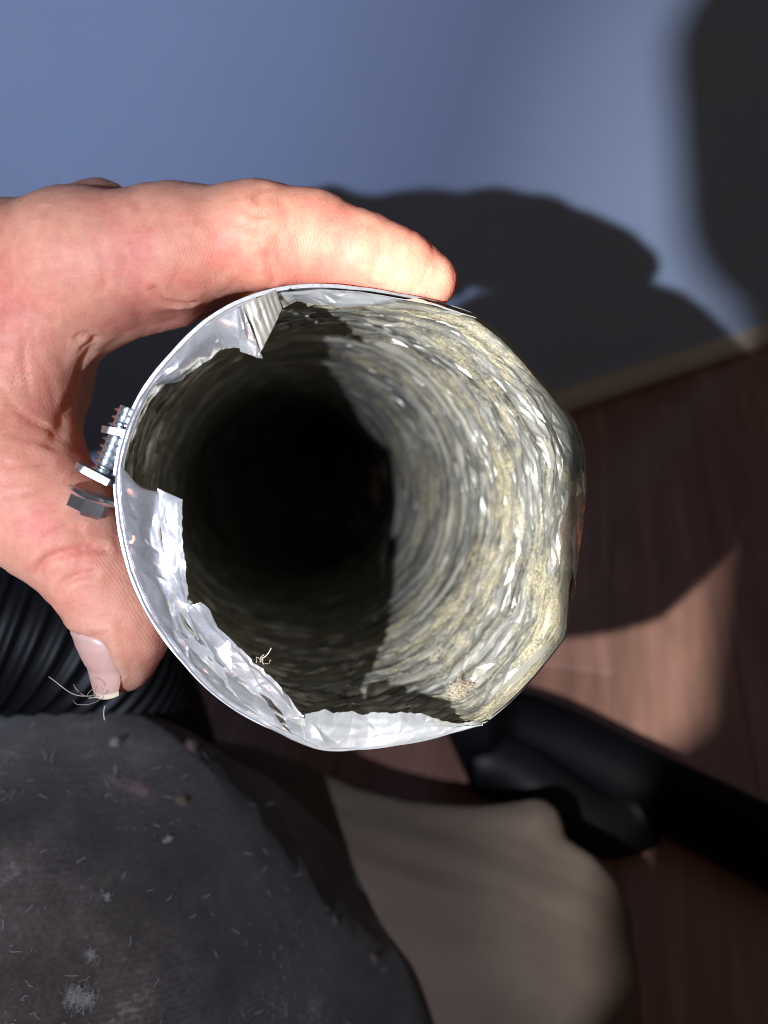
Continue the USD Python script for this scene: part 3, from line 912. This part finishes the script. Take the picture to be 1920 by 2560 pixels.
lv, lf = surface(leg_sdf, (-.46, -.10, -.002), (.16, .36, .34), .0026)
ln_ = vnormals(lv, lf)
wr = 1 - np.abs(2 * meshkit.noise(lv * [30, 22, 26] + 7, 12) - 1)
lv = lv + ln_ * (.0022 * (meshkit.fbm(lv * 38, 3, 8) - .5) + .0008 * (wr ** 3 - .2))[:, None] * (lv[:, 2:] > .006)
leg = obj('trouser_leg', (lv, lf), FABRIC, person, True, np.stack([lv @ RIGHT, lv @ UP + .13 * (lv @ RIGHT)], 1))
tag(leg, 'charcoal ribbed knit trouser leg, bent at the knee and speckled with lint')

# ------------------------------------------------------------------ lint on the trousers, at the thumb and in the duct
ltri = trimesh.Trimesh(lv, lf, process=False)


def on_leg(u, v):
    d = P(u, v, 1.0) - CAM
    t = np.linspace(.1, .6, 2500)
    q = CAM + d * t[:, None]
    s = leg_sdf(q.astype(np.float32))
    k = np.argmax(s < 0)
    return (q[k], True) if s[k] < 0 else (None, False)


def tangle(c, n, size, r, seed, flat=None, curl=1.0):
    """a knot of short curled fibres"""
    q = np.random.default_rng(seed)
    parts = []
    th_ = q.uniform(0, np.pi)
    e1, e2, e3 = RIGHT * math.cos(th_) + UP * math.sin(th_), UP * math.cos(th_) - RIGHT * math.sin(th_), FWD
    lobes = [q.normal(0, size * .45) * e1 + q.normal(0, size * .16) * e2 for _ in range(4)]
    for _ in range(n):
        w_ = q.normal(0, size * .17, 3)
        p = c + lobes[q.integers(4)] + w_[0] * 1.5 * e1 + w_[1] * e2 + w_[2] * .7 * e3
        d = q.normal(size=3)
        line = []
        for _ in range(7):
            line.append(p.copy())
            d = d + q.normal(0, .9 * curl, 3)
            d /= np.linalg.norm(d)
            p = p + d * size * .13
        line = np.array(line)
        if flat is not None:
            line = c + (line - c) - ((line - c) @ flat)[:, None] * flat * .6
        parts.append(tube(line, r, 4))
    return join(parts)


TUFTS = [
    (455, 2010, .0062, 40, LINT_BROWN, 'brown crumb of lint, the darkest tuft on the knee'),
    (310, 1965, .0095, 70, LINT_PINK, 'wide fuzzy grey lint patch on the knee left of the brown crumb'),
    (275, 1862, .0040, 22, LINT, 'small lint curl near the top edge of the knee'),
    (12, 1990, .0100, 80, LINT, 'large whitish lint cluster at the left picture edge on the knee'),
    (265, 2245, .0040, 18, LINT, 'short bright white thread standing on the middle of the knee'),
    (235, 2400, .0052, 30, LINT, 'white lint knot on the lower left of the knee'),
    (180, 2490, .0088, 60, LINT, 'blurred white lint patch lowest on the trousers'),
    (480, 1880, .0055, 36, LINT_PINK, 'grey fluff at the outer top edge of the knee under the duct'),
    (525, 2350, .0025, 12, LINT, 'tiny tan crumb right of the white lint knot'),
    (835, 2310, .0040, 26, LINT_PINK, 'pinkish fluff on the outer side of the knee'),
    (930, 2400, .0052, 30, LINT_PINK, 'long pinkish fluff lowest on the outer side of the calf'),
    (410, 2105, .0035, 16, LINT, 'thin pale lint wisp just below the brown crumb'),
]
for k, (u, v, size, n, m, label) in enumerate(TUFTS):
    c, ok = on_leg(u, v)
    if not ok:
        continue
    q = obj('lint_tuft', tangle(c, n * 9, size * .55, .000022, 100 + k, None), m, None, True)
    tag(q, label, 'lint')
# uncountable specks
specks = []
for k in range(900):
    u, v = rng.uniform(0, 1150), rng.uniform(1760, 2560)
    c, ok = on_leg(u, v)
    if not ok:
        continue
    e = rng.uniform(.0003, .0011)
    d = rng.normal(size=3)
    d /= np.linalg.norm(d)
    specks.append(np.array([c - d * e * .5, c + rng.normal(0, e * .2, 3) - FWD * e * .3, c + d * e * .5]))
for k in range(150):
    c, ok = on_leg(rng.uniform(0, 1050), rng.uniform(1800, 2560))
    if ok:
        line, d = [c - FWD * .0004], rng.normal(size=3)
        for _ in range(6):
            d = d - FWD * (d @ FWD) * .8 + rng.normal(0, .6, 3)
            line.append(line[-1] + d / np.linalg.norm(d) * rng.uniform(.0003, .0009) - FWD * .00006)
        specks.append(np.array(line))
tag(curves('lint_specks', specks, .00007, LINT), 'fine pale lint specks scattered over the charcoal trousers', 'lint', None, 'stuff')

strands = []
tipz = .172
for pts, r in (([(270, 1722), (235, 1738), (205, 1740), (170, 1728), (140, 1705), (122, 1692)], .00017), ([(268, 1728), (245, 1742), (220, 1742), (190, 1722), (186, 1712)], .00013),
               ([(272, 1722), (255, 1705), (246, 1690), (241, 1678)], .00009), ([(262, 1716), (250, 1700), (236, 1696)], .00009), ([(270, 1734), (258, 1748), (240, 1744), (222, 1746)], .00017),
               ([(264, 1735), (225, 1760), (200, 1762), (185, 1750)], .00008), ([(240, 1742), (225, 1728), (245, 1712), (262, 1706)], .00009)):
    strands.append(tube(spline([P(u, v, tipz + .002 * math.sin(u)) for u, v in pts], 16), r * .62, 5))
strands.append(tangle(P(264, 1716, tipz), 26, .0022, .000035, 9))
tag(obj('lint_strand', join(strands), FIBRE, None, True), 'loose tan and white fibres caught under the tip of the thumb nail', 'lint strand')
tag(obj('lint_strand', tube(spline([P(263, 1765, .19), P(259, 1782, .19), P(262, 1800, .19)], 8), .00014, 5), LINT, None, True), 'single short pale fibre just above the knee below the thumb', 'lint strand')


def in_duct(u, v):
    """where a sight line meets the pipe's inside, in duct coordinates"""
    best = None
    for s in np.linspace(0, .35, 700):
        q = D(u, v, s)
        if np.hypot(q[0], q[1]) > rim_radius(math.atan2(q[1], q[0])) * (1 - smoothstep(s, 0, .055)) + RB * smoothstep(s, 0, .055) - .0012:
            return q
        best = q
    return best


def duct_lint(u, v, n, size, m, label, seed, r=.00004):
    c = M0 + in_duct(u, v) @ DF
    tag(obj('dust_clump', tangle(c, n, size, r, seed), m, None, True), label, 'dust clump')


duct_lint(1150, 1725, 420, .0046, FIBRE, 'tan fuzzy dust clump with a dark core low inside the duct', 301)
duct_lint(1165, 1712, 160, .0020, LINT_BROWN, 'dark brown speck of dust in the tan clump inside the duct', 302)
duct_lint(1090, 1640, 110, .0024, FIBRE, 'small straw coloured flake inside the duct above the clump', 303)
c = M0 + D(655, 1645, .004) @ DF
hook = [tube(spline([c, c + V((.0012, .0008, -.001)), c + V((.0022, .0024, -.001))], 8), .00013, 5), tangle(c, 8, .002, .00009, 5)]
tag(obj('dust_clump', join(hook), FIBRE, None, True), 'wiry pale fibre on the lower left foil edge inside the duct', 'dust clump')

# ------------------------------------------------------------------ vacuum hose and wand on the floor
hose = thing('vacuum_hose')
tag(hose, 'black vacuum hose, ribbed beside the thumb and smooth on the floor right', 'hose')
hp = spline([P(-420, 1440, .262), P(-100, 1540, .275), P(120, 1600, .288), P(290, 1730, .325), P(390, 1900, .395), P(470, 2080, .42), P(560, 2250, .42)], 1100)
sl = np.r_[0, np.cumsum(np.linalg.norm(np.diff(hp, axis=0), axis=1))]
rr = .0300 + .0013 * np.clip(np.sin(2 * np.pi * sl / .0052), -.6, 1)
obj('ribbed_hose', tube(hp, rr, 48), BLACK_PLASTIC, hose, 50)
wp = spline([P(1120, 1832, .468), P(1300, 1818, .466), P(1500, 1905, .450), P(1700, 2006, .430), P(1950, 2132, .410), P(2200, 2262, .39)], 60)
obj('wand', tube(wp, np.interp(np.linspace(0, 1, 60), [0, .1, .16, .4, 1], [.033, .033, .0215, .0205, .0215]), 40), BLACK_GLOSS, hose, 40)
gp = spline([P(1180, 1900, .455), P(1330, 1960, .44), P(1420, 2030, .43), P(1500, 2060, .432), P(1600, 2030, .436)], 30)
obj('grip', tube(gp, .019, 28), BLACK_PLASTIC, hose, 40)

# ------------------------------------------------------------------ beige cloth under the leg
OUT = [(380, 1830), (520, 1846), (640, 1862), (760, 1905), (900, 1965), (1030, 1998), (1180, 2010), (1290, 2000), (1350, 1985), (1392, 1990), (1408, 2040), (1418, 2088), (1490, 2136), (1548, 2200),
       (1580, 2280), (1592, 2380), (1604, 2470), (1612, 2640), (1500, 2800), (900, 2800), (500, 2500), (300, 2100)]
import shapely
HC = .075


def on_plane(u, v, h):
    d = P(u, v, 1.0) - CAM
    return CAM + d * ((h - CAM[2]) / d[2])


ol = np.array([on_plane(u, v, HC)[:2] for u, v in OUT])
poly = shapely.Polygon(ol).buffer(-.012).buffer(.012)
x0, y0, x1, y1 = poly.bounds
st = .0026
gx, gy = np.meshgrid(np.arange(x0 - st, x1 + st * 2, st), np.arange(y0 - st, y1 + st * 2, st), indexing='ij')
pts = shapely.points(gx.ravel(), gy.ravel())
inside = shapely.contains(poly, pts).reshape(gx.shape)
dist = shapely.distance(poly.exterior, pts).reshape(gx.shape) * np.where(inside, 1, -1)
fd = ol[13] - ol[3]
fd = fd / np.linalg.norm(fd)
acr = gx * -fd[1] + gy * fd[0]
alo = gx * fd[0] + gy * fd[1]
fold = meshkit.fbm(np.stack([acr * 46, alo * 5, 0 * acr], -1), 3, 2) - .5
hgt = HC - .002 + .018 * np.sqrt(np.clip(dist, 0, .05) / .05) + .006 * fold * smoothstep(dist, 0, .02)
hgt = np.where(dist < 0, HC + 9.0 * dist, hgt)
keep = dist > -.010
hgt = np.maximum(hgt, .002)
ci = -np.ones(gx.shape, int)
full = keep[:-1, :-1] & keep[1:, :-1] & keep[:-1, 1:] & keep[1:, 1:]
ci = np.arange(gx.size).reshape(gx.shape)
q = np.stack([ci[:-1, :-1][full], ci[1:, :-1][full], ci[1:, 1:][full], ci[:-1, 1:][full]], 1)
usedv, inv = np.unique(q, return_inverse=True)
q = inv.reshape(q.shape)
cv = np.stack([gx.ravel(), gy.ravel(), hgt.ravel()], 1)[usedv]
cloth = obj('cloth', (cv, np.vstack([q[:, [0, 1, 2]], q[:, [0, 2, 3]]])), CLOTH, None, True)
tag(cloth, 'crumpled beige cloth lying on the floor beside the charcoal knee', 'cloth')

# ------------------------------------------------------------------ the phone that takes the picture: its edge shades the wall's right side
phone = thing('phone', W((0, 0, 0)), B)
tag(phone, 'dark phone held level with the eye, taking the picture', 'phone')
import shapely.geometry as sg
body = sg.box(-.0585, -.115, .013, .033).union(sg.box(-.0625, -.010, 0, .019).buffer(-.0035).buffer(.0035)).buffer(-.010).buffer(.010, quad_segs=10)  # bulge on the left edge is added to shape the wall shadow
e = trimesh.creation.extrude_polygon(body, .008, engine='earcut')
e.apply_translation([0, 0, -.0125])
obj('phone_case', e, PHONE_BODY, phone, 30)
bump_ = trimesh.creation.extrude_polygon(sg.box(-.024, -.024, .0105, .0285).buffer(-.006).buffer(.006), .0012, engine='earcut')
bump_.apply_translation([0, 0, -.0044])
obj('camera_bump', bump_, PHONE_BODY, phone, 30)

# the person's other hand, round the lower half of the phone
def C3(x, y, z):
    return W((x, y, z))


grip_f = []
for y, r, x1 in ((-.0560, .0090, -.0535), (-.0735, .0092, -.0540), (-.0910, .0088, -.0530), (-.1070, .0076, -.0500)):
    grip_f.append([(C3(.004, y, .010), r + .001), (C3(-.030, y + .002, .0085), r), (C3(-.048, y + .002, .004), r - .0004), (C3(x1, y + .001, -.006), r - .0012), (C3(x1 + .001, y, -.018), r - .0022)])
palm_r = [(C3(.012, -.062, .012), .012), (C3(.016, -.105, .013), .015), (C3(.045, -.13, .004), .020), (C3(.10, -.22, -.03), .028)]
palm_r2 = [(C3(.026, -.060, .006), .010), (C3(.030, -.10, .006), .015), (C3(.045, -.13, .004), .020)]
thumb_r = [(C3(.034, -.10, .002), .014), (C3(.033, -.062, -.010), .011), (C3(.028, -.035, -.020), .0095), (C3(.012, -.020, -.024), .0080)]


def hand2_sdf(p):
    d = None
    for c, k in [(palm_r, .01), (palm_r2, .01), (thumb_r, .006)] + [(f, .004) for f in grip_f]:
        e = None
        for (a, ra), (b, rb) in zip(c[:-1], c[1:]):
            q = sd_cone(p, a, b, ra, rb)
            e = q if e is None else smin(e, q, .005)
        d = e if d is None else smin(d, e, .0025 if k < .005 else k)
    return d


q = np.array([x[0] + t * x[1] for c in grip_f + [palm_r, palm_r2, thumb_r] for x in c for t in (-1.3, 1.3)])
h2v, h2f = surface(hand2_sdf, q.min(0) - .004, q.max(0) + .004, .0020)
tag(obj('hand', (h2v, h2f), SKIN, person, True), 'other hand, round the phone')
